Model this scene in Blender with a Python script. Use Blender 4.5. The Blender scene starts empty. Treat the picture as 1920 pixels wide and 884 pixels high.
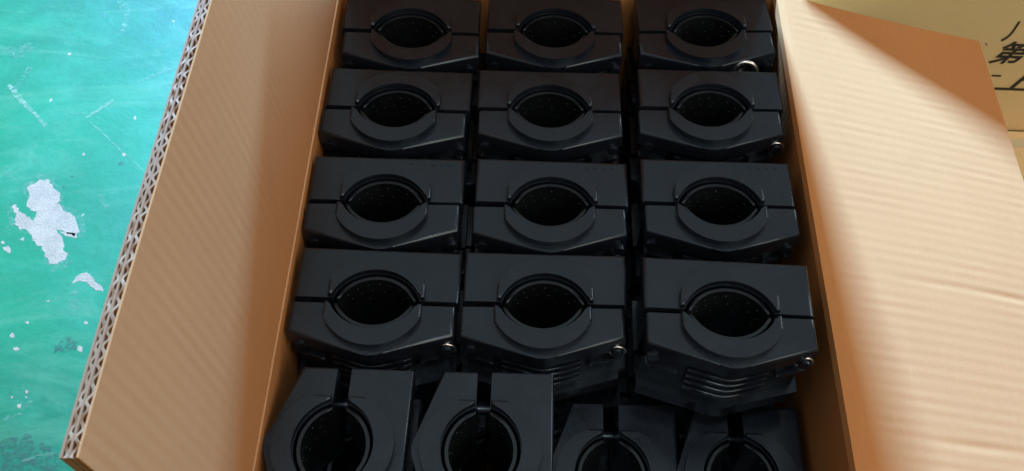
import bpy, bmesh, math, random
from mathutils import Vector, Matrix, noise as mnoise
random.seed(7)
C = bpy.context.scene.collection
U = 0.11                      # metres per clamp width
R = math.radians

# ------------------------------------------------------------------ camera
F_PX, TH, ROLL = 1950.0, 0.60535, 0.03548
CAM = Vector((-0.2329, -3.3881, 5.2935))
cd = bpy.data.cameras.new('camera'); cam = bpy.data.objects.new('camera', cd); C.objects.link(cam)
cd.sensor_width = 36.0; cd.lens = 36.0 * F_PX / 1920.0; cd.clip_start = 0.01; cd.clip_end = 100
cam.matrix_world = Matrix.Translation(CAM * U) @ Matrix.Rotation(TH, 4, 'X') @ Matrix.Rotation(ROLL, 4, 'Z')
bpy.context.scene.camera = cam
cd.dof.use_dof = True; cd.dof.focus_distance = 6.2 * U; cd.dof.aperture_fstop = 22

# ------------------------------------------------------------------ light
w = bpy.data.worlds.new('World'); bpy.context.scene.world = w; w.use_nodes = True
wt = w.node_tree; bg = wt.nodes['Background']
# room light: bright pale ceiling overhead, darker walls towards the horizon
wtc = wt.nodes.new('ShaderNodeTexCoord'); wsep = wt.nodes.new('ShaderNodeSeparateXYZ'); wrp = wt.nodes.new('ShaderNodeValToRGB')
wt.links.new(wtc.outputs['Generated'], wsep.inputs[0]); wt.links.new(wsep.outputs['Z'], wrp.inputs[0]); wt.links.new(wrp.outputs[0], bg.inputs[0])
el = wrp.color_ramp.elements
for pos, col in ((0.0, (0.18, 0.165, 0.14)), (0.45, (0.46, 0.41, 0.34)), (0.80, (1.02, 0.99, 0.95)), (1.0, (0.90, 0.85, 0.78))):
    e = el[0] if pos == 0.0 else (el[1] if pos == 1.0 else el.new(pos)); e.position = pos; e.color = (*col, 1)
bg.inputs[1].default_value = 0.48

def area(name, loc, target, sx, sy, power, col):
    l = bpy.data.lights.new(name, 'AREA'); l.shape = 'RECTANGLE'; l.size = sx; l.size_y = sy
    l.energy = power; l.color = col
    o = bpy.data.objects.new(name, l); C.objects.link(o); o.location = loc
    o.rotation_euler = (Vector(target) - Vector(loc)).to_track_quat('-Z', 'Y').to_euler()
    return o
# low workshop window beyond the far end of the carton
KEY_EL, KEY_AZ, KEY_D = R(18.4), R(-1.7), 2.6
area('window_light', (KEY_D * math.sin(KEY_AZ) * math.cos(KEY_EL), KEY_D * math.cos(KEY_AZ) * math.cos(KEY_EL) + 0.15, KEY_D * math.sin(KEY_EL)),
     (0, 0.15, 0), 0.26, 0.22, 430, (0.56, 1.38, 3.0))

# broad soft daylight from the right-hand side of the workshop
area('side_daylight', (1.7, -1.9, 1.9), (0, 0.1, 0), 1.9, 1.9, 33, (1.0, 0.78, 0.53))
# ceiling light above the box and a window further right
area('ceiling_light', (0.2, -0.40, 2.3), (0.1, 0, 0), 0.5, 0.45, 10, (1.0, 0.96, 0.9))
area('right_window', (2.2, 1.3, 1.25), (0, 0, 0), 0.7, 0.9, 9, (1.0, 0.95, 0.9))

vs = bpy.context.scene.view_settings
vs.view_transform = 'Standard'; vs.look = 'None'; vs.exposure = 0.0; vs.gamma = 1.0; vs.use_curve_mapping = False

# ------------------------------------------------------------------ unprojection helpers (clamp-width units)
def ray(u, v):
    a, b = u - 960, v - 442; c, s = math.cos(ROLL), math.sin(ROLL)
    x = c * a + s * b; y = -s * a + c * b
    return Vector((x / F_PX, -y / F_PX * math.cos(TH) + math.sin(TH), -y / F_PX * math.sin(TH) - math.cos(TH)))
def at_z(u, v, z): d = ray(u, v); return CAM + d * ((z - CAM.z) / d.z)
def at_y(u, v, y): d = ray(u, v); return CAM + d * ((y - CAM.y) / d.y)

# ------------------------------------------------------------------ materials
def new_mat(name):
    m = bpy.data.materials.new(name); m.use_nodes = True
    nt = m.node_tree; b = nt.nodes['Principled BSDF']
    return m, nt, b
def N(nt, t, **kw):
    n = nt.nodes.new(t)
    for k, v in kw.items():
        if k.startswith('i_'): n.inputs[k[2:].replace('_', ' ')].default_value = v
        else: setattr(n, k, v)
    return n
def ramp(nt, src, stops):
    r = nt.nodes.new('ShaderNodeValToRGB'); nt.links.new(src, r.inputs[0])
    el = r.color_ramp.elements
    while len(el) < len(stops): el.new(0.5)
    for e, (p, c) in zip(el, stops):
        e.position = p; e.color = (c, c, c, 1) if isinstance(c, (int, float)) else (*c, 1)
    return r.outputs[0]
def noise(nt, scale, detail=4, rough=0.55, vec=None, dist=0.0):
    n = N(nt, 'ShaderNodeTexNoise'); n.inputs['Scale'].default_value = scale
    n.inputs['Detail'].default_value = detail; n.inputs['Roughness'].default_value = rough; n.inputs['Distortion'].default_value = dist
    if vec is None:
        vec = N(nt, 'ShaderNodeTexCoord').outputs['Object']
    nt.links.new(vec, n.inputs['Vector']); return n.outputs['Fac']
def mixc(nt, fac, a, b, mode='MIX'):
    m = N(nt, 'ShaderNodeMix', data_type='RGBA', blend_type=mode)
    L = nt.links
    for sock, val in ((m.inputs[0], fac), (m.inputs[6], a), (m.inputs[7], b)):
        if isinstance(val, bpy.types.NodeSocket): L.new(val, sock)
        elif isinstance(val, (int, float)): sock.default_value = val
        else: sock.default_value = (*val, 1)
    return m.outputs[2]
def bump(nt, b, h, strength, dist, prev=None):
    n = N(nt, 'ShaderNodeBump'); n.inputs['Strength'].default_value = strength; n.inputs['Distance'].default_value = dist
    nt.links.new(h, n.inputs['Height'])
    if prev: nt.links.new(prev, n.inputs['Normal'])
    nt.links.new(n.outputs[0], b.inputs['Normal']); return n.outputs[0]
def mapped(nt, scale):
    tc = N(nt, 'ShaderNodeTexCoord'); mp = N(nt, 'ShaderNodeMapping'); mp.inputs['Scale'].default_value = scale
    nt.links.new(tc.outputs['Object'], mp.inputs[0]); return mp.outputs[0]

def kraft(name, col, dark, rough=0.62, spec=0.4):
    m, nt, b = new_mat(name)
    f1 = noise(nt, 900, 3, 0.7); f2 = noise(nt, 9, 4); f3 = noise(nt, 60, 3, 0.6, mapped(nt, (8, 1, 8)))
    c = mixc(nt, ramp(nt, f2, [(0.3, 0.0), (0.75, 0.5)]), col, dark)
    c = mixc(nt, ramp(nt, f1, [(0.35, 0.0), (0.8, 0.45)]), c, tuple(x * 0.72 for x in col))
    c = mixc(nt, ramp(nt, f3, [(0.55, 0.0), (0.8, 0.22)]), c, tuple(min(1, x * 1.25) for x in col))
    fl_ = noise(nt, 260, 4, 0.75, mapped(nt, (1.0, 0.35, 1.0)))
    c = mixc(nt, ramp(nt, fl_, [(0.68, 0.0), (0.74, 0.4)]), c, tuple(x * 0.5 for x in col))
    c = mixc(nt, ramp(nt, noise(nt, 14, 5, 0.7, dist=1.0), [(0.60, 0.0), (0.75, 0.16)]), c, tuple(x * 0.62 for x in col))
    nt.links.new(c, b.inputs['Base Color'])
    b.inputs['Roughness'].default_value = rough; b.inputs['Specular IOR Level'].default_value = spec
    bump(nt, b, f1, 0.05, 0.0004)
    return m
M = {}
M['kraft'] = kraft('kraft_liner', (0.50, 0.23, 0.088), (0.44, 0.193, 0.072), 0.7, 0.0)
M['kraft_edge'] = kraft('kraft_cut_edge', (0.33, 0.172, 0.076), (0.22, 0.11, 0.046), 0.8, 0.2)
M['kraft_old'] = kraft('kraft_yellowed', (0.82, 0.62, 0.34), (0.74, 0.53, 0.27))

def plastic(name, col, rough):
    m, nt, b = new_mat(name)
    oi = N(nt, 'ShaderNodeObjectInfo'); tc = N(nt, 'ShaderNodeTexCoord')
    off = N(nt, 'ShaderNodeVectorMath', operation='SCALE'); off.inputs[0].default_value = (3.1, 1.7, 2.3); nt.links.new(oi.outputs['Random'], off.inputs['Scale'])
    ad = N(nt, 'ShaderNodeVectorMath', operation='ADD'); nt.links.new(tc.outputs['Object'], ad.inputs[0]); nt.links.new(off.outputs[0], ad.inputs[1])
    v = ad.outputs[0]
    st = N(nt, 'ShaderNodeMapping'); st.inputs['Scale'].default_value = (1, 14, 1); st.inputs['Rotation'].default_value = (0, 0, 0.6); nt.links.new(v, st.inputs[0])
    f = noise(nt, 24, 6, 0.65, v); fine = noise(nt, 2200, 2, 0.5, v); scr = noise(nt, 70, 4, 0.7, st.outputs[0]); dust = noise(nt, 420, 3, 0.8, v)
    c = mixc(nt, ramp(nt, f, [(0.4, 0.0), (0.75, 0.7)]), col, tuple(x * 1.7 for x in col))
    c = mixc(nt, ramp(nt, dust, [(0.66, 0.0), (0.78, 0.45)]), c, (0.10, 0.10, 0.105))
    nt.links.new(c, b.inputs['Base Color'])
    mr = N(nt, 'ShaderNodeMapRange'); nt.links.new(f, mr.inputs[0])
    mr.inputs[1].default_value = 0.3; mr.inputs[2].default_value = 0.75
    mr.inputs[3].default_value = rough - 0.07; mr.inputs[4].default_value = rough + 0.12
    mm = N(nt, 'ShaderNodeMath', operation='ADD'); nt.links.new(mr.outputs[0], mm.inputs[0])
    nt.links.new(ramp(nt, scr, [(0.62, 0.0), (0.72, 0.18)]), mm.inputs[1]); nt.links.new(mm.outputs[0], b.inputs['Roughness'])
    b.inputs['Specular IOR Level'].default_value = 0.85; b.inputs['Specular Tint'].default_value = (0.60, 0.82, 1.0, 1)
    bump(nt, b, fine, 0.12, 0.0002)
    return m
M['plastic'] = plastic('black_plastic', (0.0065, 0.0092, 0.016), 0.25)
M['rubber'] = plastic('black_rubber', (0.002, 0.0022, 0.003), 0.45)
m, nt, b = new_mat('zinc_steel'); M['steel'] = m
b.inputs['Base Color'].default_value = (0.78, 0.79, 0.82, 1); b.inputs['Metallic'].default_value = 1
b.inputs['Roughness'].default_value = 0.28
bump(nt, b, noise(nt, 700, 3), 0.1, 0.0003)
m, nt, b = new_mat('black_ink'); M['ink'] = m
b.inputs['Base Color'].default_value = (0.022, 0.02, 0.018, 1); b.inputs['Roughness'].default_value = 0.7
m, nt, b = new_mat('clear_tape'); M['tape'] = m
b.inputs['Base Color'].default_value = (0.62, 0.55, 0.38, 1); b.inputs['Roughness'].default_value = 0.15

# painted floor
m, nt, b = new_mat('green_floor_paint'); M['floor'] = m
big = noise(nt, 3.2, 5, 0.6, dist=0.6); mid = noise(nt, 17, 6, 0.65, dist=0.4); fin = noise(nt, 170, 5, 0.7)
c = mixc(nt, ramp(nt, big, [(0.36, 0.0), (0.62, 1.0)]), (0.001, 0.062, 0.0165), (0.002, 0.130, 0.036))
c = mixc(nt, ramp(nt, mid, [(0.5, 0.0), (0.78, 0.5)]), c, (0.012, 0.16, 0.048))
c = mixc(nt, ramp(nt, fin, [(0.3, 0.25), (0.5, 0.0)]), c, (0.002, 0.055, 0.016))
sm = noise(nt, 6, 5, 0.7, mapped(nt, (1, 3.0, 1)), 1.2)
c = mixc(nt, ramp(nt, sm, [(0.48, 0.0), (0.72, 0.5)]), c, (0.085, 0.175, 0.062))
vo = N(nt, 'ShaderNodeTexVoronoi'); vo.inputs['Scale'].default_value = 42; vo.inputs['Randomness'].default_value = 1
tcv = N(nt, 'ShaderNodeTexCoord'); va = N(nt, 'ShaderNodeVectorMath', operation='ADD')
wn = N(nt, 'ShaderNodeTexNoise'); wn.inputs['Scale'].default_value = 120; nt.links.new(tcv.outputs['Object'], wn.inputs['Vector'])
ws = N(nt, 'ShaderNodeVectorMath', operation='SCALE'); ws.inputs['Scale'].default_value = 0.012; nt.links.new(wn.outputs['Color'], ws.inputs[0])
nt.links.new(tcv.outputs['Object'], va.inputs[0]); nt.links.new(ws.outputs[0], va.inputs[1]); nt.links.new(va.outputs[0], vo.inputs['Vector'])
sp = N(nt, 'ShaderNodeMath', operation='MULTIPLY')
nt.links.new(ramp(nt, vo.outputs['Distance'], [(0.05, 1.0), (0.085, 0.0)]), sp.inputs[0])
sepc = N(nt, 'ShaderNodeSeparateColor'); nt.links.new(vo.outputs['Color'], sepc.inputs[0])
nt.links.new(ramp(nt, sepc.outputs[0], [(0.82, 0.0), (0.84, 1.0)]), sp.inputs[1])
c = mixc(nt, sp.outputs[0], c, (0.32, 0.21, 0.11))
sp2 = N(nt, 'ShaderNodeMath', operation='MULTIPLY')
nt.links.new(ramp(nt, vo.outputs['Distance'], [(0.05, 1.0), (0.08, 0.0)]), sp2.inputs[0])
nt.links.new(ramp(nt, sepc.outputs[1], [(0.86, 0.0), (0.88, 1.0)]), sp2.inputs[1])
c = mixc(nt, sp2.outputs[0], c, (0.01, 0.05, 0.05))
nt.links.new(c, b.inputs['Base Color'])
mr = N(nt, 'ShaderNodeMapRange'); nt.links.new(mid, mr.inputs[0]); mr.inputs[3].default_value = 0.40; mr.inputs[4].default_value = 0.58; b.inputs['Specular IOR Level'].default_value = 0.55
nt.links.new(mr.outputs[0], b.inputs['Roughness'])
pb = bump(nt, b, mid, 0.12, 0.004); bump(nt, b, fin, 0.15, 0.001, pb)

m, nt, b = new_mat('bare_concrete'); M['concrete'] = m
f1 = noise(nt, 60, 6, 0.7); f2 = noise(nt, 500, 4, 0.7)
c = mixc(nt, ramp(nt, f1, [(0.35, 0.0), (0.7, 1.0)]), (0.27, 0.15, 0.072), (0.39, 0.215, 0.105))
c = mixc(nt, ramp(nt, f2, [(0.28, 0.7), (0.45, 0.0)]), c, (0.16, 0.13, 0.065))
nt.links.new(c, b.inputs['Base Color']); b.inputs['Roughness'].default_value = 0.8
bump(nt, b, f2, 0.5, 0.001)

def scuff_mat(name, col, cover):
    m, nt, b = new_mat(name)
    f = noise(nt, 190, 5, 0.75)
    b.inputs['Base Color'].default_value = (*col, 1); b.inputs['Roughness'].default_value = 0.6
    nt.links.new(ramp(nt, f, [(0.62 - cover * 0.4, 0.0), (0.80 - cover * 0.3, 0.75)]), b.inputs['Alpha'])
    return m
M['scuff'] = scuff_mat('pale_scuff', (0.14, 0.22, 0.10), 0.4)
M['scratch'] = scuff_mat('white_scratch', (0.24, 0.26, 0.125), 0.55)
M['grime'] = scuff_mat('dark_grime', (0.04, 0.055, 0.025), 0.45)

# ------------------------------------------------------------------ mesh helpers
def link(name, me, mat=None, parent=None):
    o = bpy.data.objects.new(name, me); C.objects.link(o)
    if mat is not None and not me.materials: me.materials.append(M[mat])
    if parent is not None: o.parent = parent
    return o
def from_bm(name, bm, smooth=True):
    me = bpy.data.meshes.new(name); bm.to_mesh(me); bm.free()
    if smooth: me.polygons.foreach_set('use_smooth', [True] * len(me.polygons))
    return me
def tag(o, label=None, cat=None, group=None, kind=None):
    if label: o['label'] = label
    if cat: o['category'] = cat
    if group: o['group'] = group
    if kind: o['kind'] = kind
    return o
def wn(o):
    md = o.modifiers.new('weighted', 'WEIGHTED_NORMAL'); md.keep_sharp = True; md.weight = 60
    return o
def add_prism(bm, pts, z0, z1, bev=None, seg=3, sel=None, bottom=False):
    """pts: closed outline (counter-clockwise, clamp units); bevel edges of the upper face that pass sel(x, y)."""
    vs0 = [bm.verts.new((x * U, y * U, z0 * U)) for x, y in pts]
    vs1 = [bm.verts.new((x * U, y * U, z1 * U)) for x, y in pts]
    n = len(pts)
    bm.faces.new(vs0[::-1]); bm.faces.new(vs1)
    for i in range(n): bm.faces.new((vs0[i], vs0[(i + 1) % n], vs1[(i + 1) % n], vs1[i]))
    if bev:
        ed = []
        for i in range(n):
            j = (i + 1) % n
            mx, my = (pts[i][0] + pts[j][0]) / 2, (pts[i][1] + pts[j][1]) / 2
            if sel is None or sel(mx, my):
                ed.append(bm.edges.get((vs1[i], vs1[j])))
                if bottom: ed.append(bm.edges.get((vs0[i], vs0[j])))
        bmesh.ops.bevel(bm, geom=ed, offset=bev * U, segments=seg, profile=0.5, affect='EDGES', clamp_overlap=True)
def box(bm, c, s, rot=None):
    r = bmesh.ops.create_cube(bm, size=1.0)
    mt = Matrix.Translation(Vector(c) * U) @ (rot.to_4x4() if rot else Matrix.Identity(4)) @ Matrix.Diagonal((s[0] * U, s[1] * U, s[2] * U, 1))
    bmesh.ops.transform(bm, matrix=mt, verts=r['verts']); return r['verts']
def cyl(bm, c, r, h, axis='Y', seg=24, bev=0.0):
    g = bmesh.ops.create_cone(bm, cap_ends=True, cap_tris=False, segments=seg, radius1=r * U, radius2=r * U, depth=h * U)
    rot = Matrix.Rotation(R(90), 4, 'X') if axis == 'Y' else Matrix.Identity(4)
    bmesh.ops.transform(bm, matrix=Matrix.Translation(Vector(c) * U) @ rot, verts=g['verts'])
    if bev:
        vset = set(g['verts'])
        ed = [e for e in bm.edges if e.verts[0] in vset and e.verts[1] in vset and
              any(len(f.verts) > 6 for f in e.link_faces)]
        bmesh.ops.bevel(bm, geom=ed, offset=bev * U, segments=3, profile=0.5, affect='EDGES', clamp_overlap=True)

# ------------------------------------------------------------------ layout numbers (clamp widths)
T = 0.62                                   # clamp thickness along the bore
XL, XR, YN, YF, ZR = -1.55, 1.65, -1.93, 2.503, 0.05     # fold lines of the carton
ZB = -3 * T - 0.17                         # inside bottom of the carton
BT = 0.055                                 # board thickness
ZF = ZB - 2 * BT                           # floor
PITCH = 0.077                              # flute pitch

# ------------------------------------------------------------------ floor and its wear
bm = bmesh.new()
bmesh.ops.create_grid(bm, x_segments=1, y_segments=1, size=6.0)
floor = tag(link('floor', from_bm('floor', bm, False), 'floor'), kind='structure')
floor.location = (0, 0, ZF * U)
def floor_patch(name, pts, mat, dz, jag=0.0, sub=3):
    """flat worn patch, outline given where it lies on the floor"""
    P = [at_z(u, v, ZF) for u, v in pts]; out = []
    for i in range(len(P)):
        a, b_ = P[i], P[(i + 1) % len(P)]
        for k in range(sub):
            p = a.lerp(b_, k / sub)
            out.append((p.x + random.uniform(-jag, jag), p.y + random.uniform(-jag, jag)))
    bm = bmesh.new(); f = bm.faces.new([bm.verts.new((x * U, y * U, 0)) for x, y in out])
    bm.normal_update()
    if f.normal.z < 0: f.normal_flip()
    bmesh.ops.triangulate(bm, faces=[f])
    o = link(name, from_bm(name, bm, False), mat, floor); o.location.z = dz; return o
def stroke(pts, wpx): # polyline band in floor coordinates
    l, r = [], []
    for i, (u, v) in enumerate(pts):
        a = pts[max(0, i - 1)]; b_ = pts[min(len(pts) - 1, i + 1)]
        dx, dy = b_[0] - a[0], b_[1] - a[1]; n = math.hypot(dx, dy)
        wd = wpx * random.uniform(0.6, 1.1) / 2
        l.append((u - dy / n * wd, v + dx / n * wd)); r.append((u + dy / n * wd, v - dx / n * wd))
    return l + r[::-1]
chipA = [(54, 351), (76, 336), (92, 339), (97, 351), (112, 364), (113, 377), (107, 382), (120, 395), (135, 402), (150, 433), (140, 444),
         (128, 438), (104, 430), (114, 447), (121, 465), (127, 482), (107, 498), (94, 493), (84, 475), (68, 455), (51, 433), (28, 423),
         (31, 407), (25, 387), (31, 379), (36, 395), (51, 407), (64, 418), (71, 402), (52, 387)]
floor_patch('scuff_mark', [(80 + (u - 80) * 1.22, 415 + (v - 415) * 1.16) for u, v in chipA], 'scuff', 0.00006, 0.03, 3)
floor_patch('bare_patch', chipA, 'concrete', 0.00010, 0.016, 4)
floor_patch('bare_patch', [(113, 434), (145, 438), (146, 446), (120, 443)], 'concrete', 0.00010, 0.008)
floor_patch('bare_patch', [(133, 531), (150, 514), (162, 512), (175, 524), (190, 536), (194, 547), (180, 544), (165, 532), (150, 527)], 'concrete', 0.00010, 0.008)
floor_patch('bare_patch', [(5, 464), (16, 461), (21, 470), (18, 476), (8, 470)], 'concrete', 0.00010, 0.006)
for (u, v, s) in [(24, 630, 6), (150, 655, 6), (52, 605, 4), (30, 655, 5), (36, 762, 5), (22, 745, 3), (43, 449, 4), (157, 290, 3), (130, 102, 3),
                  (232, 290, 4), (253, 222, 4), (50, 735, 4), (91, 565, 3), (161, 606, 4), (240, 695, 3), (5, 455, 4), (325, 40, 3)]:
    floor_patch('bare_patch', [(u + s * math.cos(a) * random.uniform(.6, 1.2), v + s * math.sin(a) * random.uniform(.6, 1.2)) for a in (0, 1, 2.1, 3.2, 4.2, 5.3)], 'concrete', 0.00010, 0.004, 2)
for (u, v, s) in [(120, 350, 5), (228, 307, 6), (122, 121, 2), (150, 265, 3), (135, 331, 4)]:
    floor_patch('dark_pit', [(u + s * math.cos(a) * random.uniform(.6, 1.3), v + .6 * s * math.sin(a)) for a in (0, 1, 2.1, 3.2, 4.2, 5.3)], 'grime', 0.00026, 0.004, 2)
for pts, wd, mt in [([(16, 160), (40, 190), (64, 213), (86, 236)], 11, 'scratch'), ([(22, 178), (36, 158), (58, 126)], 11, 'scuff'),
                    ([(160, 222), (185, 207), (213, 188)], 6, 'scratch'), ([(250, 157), (290, 142), (330, 128)], 7, 'scuff'),
                    ([(168, 228), (200, 258), (232, 288), (272, 324)], 2.2, 'scratch'), ([(120, 214), (165, 214)], 4, 'scuff'),
                    ([(0, 95), (40, 98), (60, 85)], 22, 'scuff'), ([(225, 0), (238, 30), (232, 60)], 16, 'scuff'),
                    ([(40, 866), (70, 856), (102, 850)], 6, 'scratch'), ([(0, 790), (40, 775), (60, 750)], 8, 'scuff'),
                    ([(10, 310), (20, 335)], 12, 'scuff'), ([(185, 365), (200, 390)], 12, 'scuff'), ([(140, 545), (140, 590)], 22, 'scuff')]:
    sub = []
    for i in range(len(pts) - 1):
        for k in range(4):
            t = k / 4; sub.append((pts[i][0] * (1 - t) + pts[i + 1][0] * t + random.uniform(-1, 1), pts[i][1] * (1 - t) + pts[i + 1][1] * t + random.uniform(-1, 1)))
    sub.append(pts[-1])
    floor_patch('scuff_mark', stroke(sub, wd), mt, 0.00016 + random.uniform(0, 0.00008), 0.006, 1)
floor_patch('grime_stain', [(0, 830), (30, 815), (70, 822), (105, 845), (115, 884), (60, 900), (0, 900)], 'grime', 0.00028, 0.03, 4)
floor_patch('grime_stain', [(100, 650), (125, 630), (150, 640), (140, 655), (110, 662)], 'grime', 0.00028, 0.02, 3)

# ------------------------------------------------------------------ the open carton
carton = tag(bpy.data.objects.new('cardboard_carton', None), 'open brown double-walled cardboard carton full of black clamps', 'carton')
C.objects.link(carton); carton.location = (0, 0, ZF * U)
def P3(x, y, z): return ((x) * U, y * U, (z - ZF) * U)
def sheet(name, fn, us, vs_, mat, parent, thick=None, smooth=True):
    """fn(u, v) -> (point, normal) in clamp units; thin board of the given thickness on the -normal side"""
    bm = bmesh.new(); g = []
    for u in us:
        row = []
        for v in vs_:
            p, n = fn(u, v); row.append((p, n))
        g.append(row)
    def layer(off):
        return [[bm.verts.new(P3(*(p - n * off))) for p, n in row] for row in g]
    a = layer(0.0); nu, nv = len(us), len(vs_)
    for i in range(nu - 1):
        for j in range(nv - 1): bm.faces.new((a[i][j], a[i + 1][j], a[i + 1][j + 1], a[i][j + 1]))
    if thick:
        b_ = layer(thick)
        for i in range(nu - 1):
            for j in range(nv - 1): bm.faces.new((b_[i][j + 1], b_[i + 1][j + 1], b_[i + 1][j], b_[i][j]))
        for i in range(nu - 1):
            bm.faces.new((a[i + 1][0], a[i][0], b_[i][0], b_[i + 1][0])); bm.faces.new((a[i][-1], a[i + 1][-1], b_[i + 1][-1], b_[i][-1]))
        for j in range(nv - 1):
            bm.faces.new((a[0][j], a[0][j + 1], b_[0][j + 1], b_[0][j])); bm.faces.new((a[-1][j + 1], a[-1][j], b_[-1][j], b_[-1][j + 1]))
    bmesh.ops.recalc_face_normals(bm, faces=bm.faces[:])
    me = from_bm(name, bm, smooth)
    if smooth: me.set_sharp_from_angle(angle=R(40))
    return link(name, me, mat, parent)
lin = lambda a, b_, n: [a + (b_ - a) * i / n for i in range(n + 1)]
NF = int((YF - YN) / PITCH)
ylist = lin(YN, YF, NF * 8)
wash = lambda y, amp: amp * math.cos(2 * math.pi * y / PITCH)
# side walls (inner face at the fold line, board outwards)
sheet('wall', lambda y, z: (Vector((XL - 0.0 + wash(y, 0.0003), y, z)), Vector((1, 0, 0))), ylist, lin(ZB - 0.02, ZR - 0.011, 4), 'kraft', carton, BT)
sheet('wall', lambda y, z: (Vector((XR - wash(y, 0.0003), y, z)), Vector((-1, 0, 0))), ylist, lin(ZB - 0.02, ZR - 0.011, 4), 'kraft', carton, BT)
xs = lin(XL - BT, XR + BT, 40)
sheet('wall', lambda x, z: (Vector((x, YF, z)), Vector((0, -1, 0))), xs, lin(ZB - 0.02, ZR - 0.001, 3), 'kraft', carton, BT)
sheet('wall', lambda x, z: (Vector((x, YN, z)), Vector((0, 1, 0))), xs, lin(ZB - 0.02, ZR - 0.02, 3), 'kraft', carton, BT)
sheet('bottom', lambda x, y: (Vector((x, y, ZB)), Vector((0, 0, 1))), lin(XL + 0.003, XR - 0.003, 4), lin(YN + 0.003, YF - 0.003, 4), 'kraft', carton, BT)

# right flap: folded out and hanging a little, flutes telegraph through the liner
LR, AR = 1.71, R(-14.1)
def flap_right(y, s, off=0.0):
    t = s / LR
    # rounded fold, then nearly flat, slight hollow between
    bend = 0.012 * math.exp(-s / 0.06)
    x = XR + s * math.cos(AR); z = ZR + s * math.sin(AR) - bend + 0.018 * math.sin(math.pi * t) * math.cos(1.1 * y)
    amp = 0.0006 * (0.35 + 0.65 * min(1, s / 0.25))
    z += wash(y, amp * (0.15 + 1.5 * abs(mnoise.noise((y * 5.0, s * 2.6, 3.1)))))
    for yc, s0, d in ((0.108, 0.42, 0.0034), (-0.96, 0.22, 0.0036)):
        if s > s0: z -= d * math.exp(-((y - yc - 0.006 * math.sin(7 * s)) / 0.030) ** 2) * min(1, (s - s0) / 0.6) * (0.7 + 0.3 * math.sin(11 * s + yc))
    n = Vector((-math.sin(AR), 0, math.cos(AR)))
    return Vector((x, y, z)) + n * off, n
ss = [0, 0.02, 0.04, 0.07, 0.1, 0.15, 0.22, 0.3, 0.42, 0.55, 0.7, 0.8, 0.9, 1.0, 1.1, 1.2, 1.3, 1.4, 1.5, 1.6, LR]
sheet('flap', lambda y, s: flap_right(y, s), ylist, ss, 'kraft', carton, BT)['label'] = 'pale brightly lit cardboard flap folded out'

# left flap: nearly upright, cut edge shows two layers of flutes between three liners
LL, AL = 1.62, R(82)
def flap_left(y, s, off=0.0):
    t = s / LL
    a = AL + 0.05 * (1 - 2 * t)
    x = XL - 0.010 - s * math.cos(AL) + 0.010 * math.sin(math.pi * t); z = ZR + s * math.sin(AL)
    x += 0.012 * math.sin(1.3 * y + 0.6) * t
    n = Vector((math.sin(AL), 0, math.cos(AL)))
    return Vector((x, y, z)) + n * off, n
sl = lin(0, LL, 14)
fl = tag(bpy.data.objects.new('flap', None), 'upright cardboard flap with its fluted cut edge showing'); C.objects.link(fl); fl.parent = carton
LT = 0.010
ys2 = lin(YN, YF, NF * 8)
sheet('liner', lambda y, s: (flap_left(y, s)[0] + Vector((wash(y, 0.00014 * (0.3 + abs(mnoise.noise((y * 4.0, s * 2.0, 7.7))))), 0, 0)), flap_left(y, s)[1]), ys2, sl, 'kraft', fl, LT)
sheet('liner', lambda y, s: flap_left(y, s, -0.036), lin(YN, YF, 60), sl, 'kraft_edge', fl, LT)
sheet('liner', lambda y, s: flap_left(y, s, -0.066), lin(YN, YF, 60), sl, 'kraft_edge', fl, LT)
def flute(lo, hi, ph, pitch):
    n = int((YF - YN) / pitch) * 10
    mid_, amp = (lo + hi) / 2, (hi - lo) / 2
    def fn(y, s):
        jit = 0.0016 * math.sin(17.3 * y) + 0.0012 * math.sin(41.1 * y + 1)
        k = 2 * math.pi * (y + 3 * jit) / pitch + ph
        am = amp * (1.0 - 0.42 * abs(mnoise.noise((y * 3.1, ph, 0.5)))) + 0.0015 * mnoise.noise((y * 11.0, ph, 2.5)); k += 0.5 * mnoise.noise((y * 2.3, ph, 9.0))
        return flap_left(y, s - 0.006 * (s / LL) * (0.5 + 0.5 * math.sin(9 * y + 23 * math.sin(3 * y))), -(mid_ + am * math.cos(k)))
    return sheet('flute', fn, lin(YN, YF, n), [0, LL * 0.5, LL], 'kraft_edge', fl, 0.0145)
flute(0.0065, 0.0285, 0.0, PITCH)
flute(0.0425, 0.0585, 1.1, PITCH * 0.9)
# far flap stands up and shades the inside, near flap hangs down outside
sheet('flap', lambda x, s: (Vector((x, YF + 0.002 + 0.05 * s, ZR + s)), Vector((0, -1, 0))), lin(XL, XR - 0.065, 40), lin(0.0, 1.44, 4), 'kraft', carton, BT * 0.9)
sheet('flap', lambda x, s: (Vector((x, YN - BT - 0.02 - 0.15 * s, ZR - s)), Vector((0, -1, 0))), lin(XL, XR, 30), lin(0.0, 1.1, 3), 'kraft', carton, BT * 0.9)

# ------------------------------------------------------------------ pipe clamp
def arc(a, h, y_min, n=22):
    """points of the lens arc with half width a and rise h above the split plane, left to right, above y_min"""
    Rr = (a * a + h * h) / (2 * h); yc = h - Rr
    x0 = math.sqrt(max(1e-9, Rr * Rr - (y_min - yc) ** 2))
    a0 = math.atan2(y_min - yc, -x0); a1 = math.atan2(y_min - yc, x0)
    return [(Rr * math.cos(a0 + (a1 - a0) * i / n), yc + Rr * math.sin(a0 + (a1 - a0) * i / n)) for i in range(n + 1)]
G = 0.013
HB, HS, HC = 0.368, 0.212, 0.350       # base depth, cap shoulder, cap apex
HA, HH = 0.262, 0.190                  # bore of the plastic
def flip(pts): return [(x, -y) for x, y in pts][::-1]
base_out = [(0.49, G), (0.49, HB), (-0.49, HB), (-0.49, G)] + arc(HA, HH, G)
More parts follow.
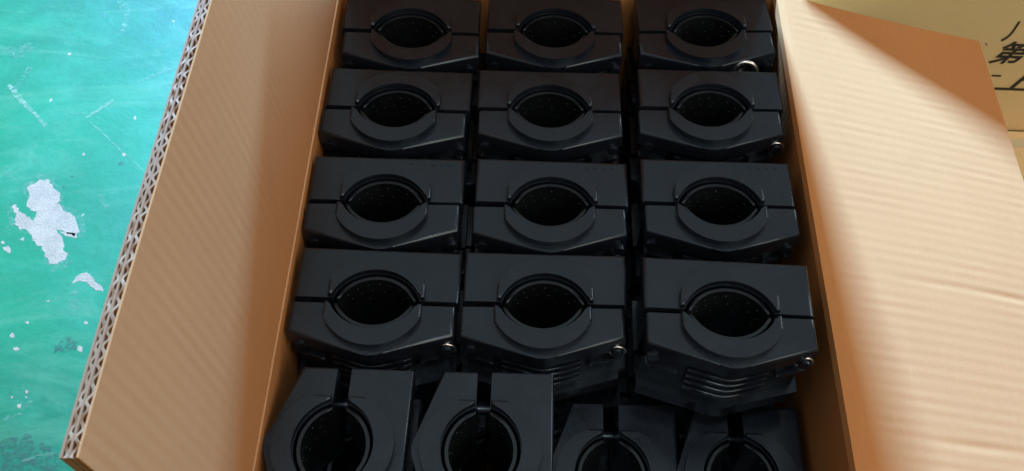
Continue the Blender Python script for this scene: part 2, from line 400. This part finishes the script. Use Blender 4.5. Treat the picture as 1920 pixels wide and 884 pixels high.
# arc runs left to right, outline counter-clockwise: right-bottom, right-top, left-top, left-bottom, arc
def cap_outline(ins=0.0, xin=0.0):
    ap = []
    for i in range(9):                 # rounded apex
        t = -1 + 2 * i / 8
        ap.append((0.085 * t, HC - ins - 0.020 * t * t))
    ap = ap[::-1]
    return [(0.485 - xin, G), (0.485 - xin, HS - ins)] + ap + [(-0.485 + xin, HS - ins), (-0.485 + xin, G)] + arc(HA, HH, G)
outer = lambda x, y: abs(x) > 0.30 or abs(y) > 0.24
inner = lambda x, y: not outer(x, y)
def body_mesh(name, pts, core, ribs):
    bm = bmesh.new()
    add_prism(bm, pts, -0.115, 0.0, 0.026, 5, lambda x, y: abs(x) > 0.47 or abs(y) > 0.22)
    add_prism(bm, core, -T + 0.10, -0.110)
    add_prism(bm, pts, -T, -T + 0.105)
    me = from_bm(name, bm); me.set_sharp_from_angle(angle=R(50)); return me
base_core = [(0.465, G + .004), (0.465, HB - 0.03), (-0.465, HB - 0.03), (-0.465, G + .004)] + arc(HA + .002, HH + .002, G + .004)
cap_core = [(x * 0.985, y) for x, y in cap_outline(0.045, 0.03)]
me_base = body_mesh('base_half', base_out, base_core, False)
me_cap = body_mesh('cap_half', flip(cap_outline()), flip(cap_core), True)
def collar_mesh(name, sgn):
    n = 28; ro = 0.305; xc = 0.287
    a0 = math.acos(xc / ro)
    o_ = [(xc, G + 0.004)] + [(ro * math.cos(a0 + (math.pi - 2 * a0) * i / n), ro * math.sin(a0 + (math.pi - 2 * a0) * i / n)) for i in range(n + 1)] + [(-xc, G + 0.004)]
    i_ = arc(HA + 0.004, HH + 0.004, G + 0.004)
    pts = o_ + i_
    if sgn < 0: pts = flip(pts)
    bm = bmesh.new(); add_prism(bm, pts, -0.02, 0.044, 0.024, 4)
    me = from_bm(name, bm); me.set_sharp_from_angle(angle=R(50)); return me
me_colb, me_colc = collar_mesh('collar', 1), collar_mesh('collar', -1)
def liner_mesh(name, sgn):
    o_ = arc(HA - 0.020, HH - 0.020, G - 0.004); i_ = arc(HA - 0.040, HH - 0.040, G - 0.004)
    pts = o_[::-1] + i_
    if sgn < 0: pts = flip(pts)
    bm = bmesh.new(); add_prism(bm, pts, -T + 0.01, -0.002, 0.006, 2)
    me = from_bm(name, bm); me.set_sharp_from_angle(angle=R(50)); return me
me_linb, me_linc = liner_mesh('rubber_liner', 1), liner_mesh('rubber_liner', -1)
def nub_mesh(sgn):
    bm = bmesh.new(); pr = arc(HA - 0.040, HH - 0.040, G, 24)
    for k in range(3):
        for i in range(3, 22, 3):
            if random.random() < 0.2 + 0.1 * k: continue
            x, y = pr[i + (k % 2)]; z = -0.05 - 0.075 * k - random.uniform(0, 0.02)
            g = bmesh.ops.create_icosphere(bm, subdivisions=1, radius=random.uniform(0.0045, 0.0075) * U)
            bmesh.ops.translate(bm, verts=g['verts'], vec=(x * U, sgn * y * U, z * U))
    return from_bm('grip_nubs', bm)
me_nubb, me_nubc = nub_mesh(1), nub_mesh(-1)
# side ribs of the cap: thin webs following the outline between the two plates
def rib_mesh(x0, x1, z, th=0.022, ins=0.004):
    top = []
    n = 10
    def edge(x):
        ax = abs(x)
        if ax < 0.085: return HC - 0.020 * (ax / 0.085) ** 2
        return HC - 0.020 + (HS - HC + 0.020) * (ax - 0.085) / (0.485 - 0.085)
    xs_ = [x0 + (x1 - x0) * i / n for i in range(n + 1)]
    outl = [(x, edge(x) - ins) for x in xs_][::-1]
    inn = [(x, edge(x) - 0.055) for x in xs_]
    bm = bmesh.new(); add_prism(bm, flip(outl + inn), z - th, z, 0.006, 2, None, True)
    me = from_bm('rib', bm); me.set_sharp_from_angle(angle=R(50)); return me
rib_meshes = [rib_mesh(-0.235, 0.235, z) for z in (-0.165, -0.235, -0.305, -0.375)] + \
             [rib_mesh(-0.47, -0.285, -0.235), rib_mesh(0.285, 0.47, -0.235)]
def bolt_mesh():
    bm = bmesh.new()
    cyl(bm, (0, 0.05, 0), 0.036, 0.60, 'Y', 20)
    cyl(bm, (0, HB + 0.004, 0), 0.052, 0.028, 'Y', 6, 0.004)
    me = from_bm('bolt', bm); me.set_sharp_from_angle(angle=R(40)); return me
def washer_mesh(r=0.048, t=0.0075, segs=32):
    bm = bmesh.new(); rings = []
    for i in range(segs):
        a = 2 * math.pi * i / segs
        rings.append([bm.verts.new(((r + t * math.cos(b_)) * math.cos(a) * U, t * math.sin(b_) * U, (r + t * math.cos(b_)) * math.sin(a) * U)) for b_ in [k * math.pi / 4 for k in range(8)]])
    for i in range(segs):
        for k in range(8): bm.faces.new((rings[i][k], rings[i][(k + 1) % 8], rings[(i + 1) % segs][(k + 1) % 8], rings[(i + 1) % segs][k]))
    bmesh.ops.recalc_face_normals(bm, faces=bm.faces[:])
    return from_bm('washer', bm)
me_washer = washer_mesh()
def head_mesh():
    bm = bmesh.new(); cyl(bm, (0, 0, 0), 0.036, 0.010, 'Y', 28, 0.002)
    me = from_bm('bolt_head', bm); me.set_sharp_from_angle(angle=R(40)); return me
me_head = head_mesh()
me_bolt = bolt_mesh()
def mark_mesh():                              # faint raised mould mark
    bm = bmesh.new()
    for k, wd in enumerate((0.018, 0.012, 0.022, 0.012, 0.02)): box(bm, (0.055 * k - 0.10 + (0.03 if k else 0), 0, 0), (wd, 0.02, 0.008))
    return from_bm('mould_mark', bm, False)
me_mark = mark_mesh()

def gate_mesh():
    bm = bmesh.new(); cyl(bm, (0, 0, 0), 0.014, 0.006, 'Z', 12); return from_bm('gate_mark', bm, False)
me_gate = gate_mesh()
def make_clamp(x, y, z, rz, label, group, gap=0.0, shift=0.0, tilt=(0, 0), mark=False, detail=True, bolt_z=-0.120, steel=True):
    t = bpy.data.objects.new('pipe_clamp', None); C.objects.link(t)
    t.location = (x * U, y * U, z * U); t.rotation_euler = (tilt[0], tilt[1], rz)
    tag(t, label, 'pipe clamp', group)
    ba = link('base_half', me_base, 'plastic', t)
    ca = link('cap_half', me_cap, 'plastic', t); ca.location = (shift * U, -gap * U, random.uniform(-.004, .002) * U)
    ca.rotation_euler.z = R(random.uniform(0.3, 1.2)) if gap < 0.03 else 0.0
    for h, cm, lm, nm in ((ba, me_colb, me_linb, me_nubb), (ca, me_colc, me_linc, me_nubc)):
        wn(h); wn(link('collar', cm, 'plastic', h)); link('rubber_liner', lm, 'rubber', h)
        if detail: tag(link('grip_nubs', nm, 'rubber', h), kind='stuff')
    if not detail: return t
    for rm in rib_meshes: link('rib', rm, 'plastic', ca)
    for sx in (-1, 1):
        b_ = link('bolt', me_bolt, 'plastic', t); b_.location = (sx * 0.432 * U, -gap * U, bolt_z * U)
        if sx > 0 and steel: wa = link('washer', me_washer, 'steel', b_); wa.location = (0, -0.222 * U, 0)
        if sx > 0 and steel: hd = link('bolt_head', me_head, 'plastic', b_); hd.location = (0, -0.216 * U, 0)
    g1 = link('gate_mark', me_gate, 'plastic', ba); g1.location = (0.02 * U, (HB - 0.045) * U, 0.0005 * U)
    g2 = link('gate_mark', me_gate, 'plastic', ca); g2.location = (-0.01 * U, -(HC - 0.022) * U, 0.0005 * U)
    if mark:
        mk = link('mould_mark', me_mark, 'plastic', ba); mk.location = (0.24 * U, 0.315 * U, 0.0)
    return t

rows = ['far row', 'second row', 'third row', 'fourth row']
cols = ['left column beside brown flap', 'middle column', 'right column beside pale flap']
grid = {(0, 0): (770, 60), (0, 1): (1042, 60), (0, 2): (1325, 60), (1, 0): (745, 205), (1, 1): (1030, 207), (1, 2): (1335, 205),
        (2, 0): (722, 380), (2, 1): (1035, 385), (2, 2): (1348, 385), (3, 0): (705, 565), (3, 1): (1022, 572), (3, 2): (1368, 588)}
yaw = {(0, 0): 0.5, (0, 1): 0.8, (0, 2): 2.5, (1, 0): -.5, (1, 1): .3, (1, 2): .6, (2, 0): .2, (2, 1): .4, (2, 2): -.2, (3, 0): -.3, (3, 1): .2, (3, 2): -1.0}
for (i, j), (u, v) in grid.items():
    zt = 0.16 if (i, j) == (3, 2) else 0.0
    p = at_z(u, v, zt)
    make_clamp(p.x, p.y, zt, R(yaw[i, j]), 'closed black pipe clamp in %s from the far end, %s' % (rows[i], cols[j]) if i else 'closed black pipe clamp in the far row, %s' % cols[j],
               'clamps lying in rows in the carton', random.uniform(0, 0.012), random.uniform(-0.022, 0.012), tilt=(R(random.uniform(-.9, .9)), R(random.uniform(-.9, .9))), mark=(i == 2), steel=(i == 3 or (i, j) == (1, 2)))
# two clamps turned sideways at the near end, on the upper layer
p = at_z(634, 838, -0.02); make_clamp(p.x, p.y, -0.02, R(-91.0), 'black clamp turned sideways at near end, beside the brown upright flap', 'clamps turned sideways', 0.055, bolt_z=-0.40, steel=False)
p = at_z(911, 846, -0.02); make_clamp(p.x, p.y, -0.02, R(-90.2), 'black clamp turned sideways at near end, the brighter upper one below middle column', 'clamps turned sideways', 0.055, bolt_z=-0.40, steel=False)
# two clamps turned sideways one layer down
p = at_z(1158, 757, -T)
make_clamp(0.452, p.y - 0.47, -T - 0.02, R(-90.5), 'black clamp lying sideways deep in shade, in lower layer left of its twin', 'clamps turned sideways', 0.07, bolt_z=-0.40, steel=False)
make_clamp(1.225, p.y - 0.46, -T - 0.02, R(-90), 'black clamp lying sideways deep in shade, against the right carton wall', 'clamps turned sideways', 0.07, bolt_z=-0.40, steel=False)
# the layers below, glimpsed through the gaps and bores
for lay, dx in ((1, 0.0), (2, 0.34)):
    zz = -(T + 0.02) * lay - 0.012
    for yy in (2.10, 1.36, 0.60, -0.10):
        for xx in (-0.98, 0.06, 1.10):
            if lay == 2: xx -= 0.10
            make_clamp(xx, yy + (0.02 if lay == 1 else -0.05), zz, R(random.uniform(-1, 1)), 'black clamp in a lower layer, hidden under the rows above', 'clamps hidden in the lower layers', detail=False)
for xx in (-1.12, -0.34):
    make_clamp(xx, -1.02, -T - 0.032, R(-90), 'black clamp in a lower layer, hidden under the sideways clamps', 'clamps hidden under the sideways clamps', detail=False)
for yy in (-1.10, -1.76):
    for xx in (-0.85, 0.15, 1.14):
        make_clamp(xx, yy, -2 * T - 0.06 - 0.385, 0, 'black clamp on its side at the carton bottom, hidden under the sideways clamps', 'clamps on their sides at the bottom', tilt=(R(90), 0), detail=False)

# loose washer caught between two clamps of the right column
lw = link('washer', washer_mesh(0.085, 0.014), 'steel'); q = at_z(1400, 124, -0.02)
lw.location = Vector((q.x, q.y + 0.01, -0.095)) * U; lw.rotation_euler = (R(-14), 0, 0)
tag(lw, 'bright steel washer wedged between first two clamps of the right column', 'washer')

# ------------------------------------------------------------------ the second carton behind
YC = 3.15
c2 = tag(bpy.data.objects.new('closed_carton', None), 'yellowish closed carton with black printed characters standing behind the flap', 'carton'); C.objects.link(c2)
c2.location = (3.9 * U, YC * U, ZF * U)
def c2_box(name, lo, hi, mat='kraft_old', bev=0.012):
    bm = bmesh.new(); box(bm, [(a + b_) / 2 for a, b_ in zip(lo, hi)], [b_ - a for a, b_ in zip(lo, hi)])
    bmesh.ops.bevel(bm, geom=bm.edges[:], offset=bev * U, segments=2, affect='EDGES')
    return link(name, from_bm(name, bm, False), mat, c2)
X0 = 1.78 - 3.9; CH = 0.19 - ZF
c2_box('body', (X0, 0, 0.012), (X0 + 4.2, 3.0, CH))
c2_box('top_flap', (X0 + .005, 0.004, CH), (X0 + 4.195, 1.495, CH + 0.05)); c2_box('top_flap', (X0 + .005, 1.505, CH), (X0 + 4.195, 2.996, CH + 0.05))
def glyph(ch, u, v, hpx, shear=0.30, wx=1.0, bold=0.022):
    cu = bpy.data.curves.new('character', 'FONT'); cu.body = ch; cu.size = 1.0; cu.shear = shear; cu.offset = bold
    cu.align_x = 'CENTER'; cu.align_y = 'CENTER'
    tmp = bpy.data.objects.new('tmp', cu); C.objects.link(tmp)
    me = bpy.data.meshes.new_from_object(tmp.evaluated_get(bpy.context.evaluated_depsgraph_get()))
    bpy.data.objects.remove(tmp); me.name = 'printed_character'; me.materials.clear()
    a = at_y(u, v - hpx / 2, YC); b_ = at_y(u, v + hpx / 2, YC); hh = (a - b_).length; ctr = (a + b_) / 2
    xs_ = [q.co.x for q in me.vertices]; ys_ = [q.co.y for q in me.vertices]
    cx_, cy_, sc = (min(xs_) + max(xs_)) / 2, (min(ys_) + max(ys_)) / 2, hh / (max(ys_) - min(ys_))
    for q in me.vertices: q.co = Vector(((q.co.x - cx_) * sc * wx * U, (q.co.y - cy_) * sc * U, 0))
    o = link('printed_character', me, 'ink', c2)
    o.location = (Vector((ctr.x, YC - 0.004, ctr.z)) - Vector((3.9, YC, ZF))) * U
    o.rotation_euler = (R(90), 0, 0); return o
glyph('第', 1899, 99, 40, 0.32, 1.0)
glyph('上', 1908, 152, 33, 0.32, 1.25)
glyph('丿', 1894, 59, 36, 0.1, 0.62)
glyph('一', 1868, 142, 3, 0.2, 0.35, 0.0)
glyph('丶', 1849, 83, 5, 0.2, 1.0, 0.0)
# flattened cardboard under it
fs = tag(bpy.data.objects.new('cardboard_sheet', None), 'flattened yellowish cardboard sheet on the floor under the closed carton', 'cardboard'); C.objects.link(fs)
fs.location = (5.0 * U, 2.83 * U, ZF * U)
bm = bmesh.new(); box(bm, (0, -0.35, 0.020), (2.6, 1.3, 0.036)); bmesh.ops.bevel(bm, geom=bm.edges[:], offset=0.006 * U, segments=2, affect='EDGES')
link('panel', from_bm('panel', bm, False), 'kraft_old', fs)
bm = bmesh.new(); box(bm, (0.05, -0.62, 0.058), (2.5, 0.72, 0.036), Matrix.Rotation(R(4), 3, 'Z')); bmesh.ops.bevel(bm, geom=bm.edges[:], offset=0.006 * U, segments=2, affect='EDGES')
link('panel', from_bm('panel', bm, False), 'kraft_old', fs)
bm = bmesh.new(); box(bm, (-0.2, 0.18, 0.0405), (1.6, 0.10, 0.002), Matrix.Rotation(R(5), 3, 'Z'))
link('tape_strip', from_bm('tape_strip', bm, False), 'tape', fs)
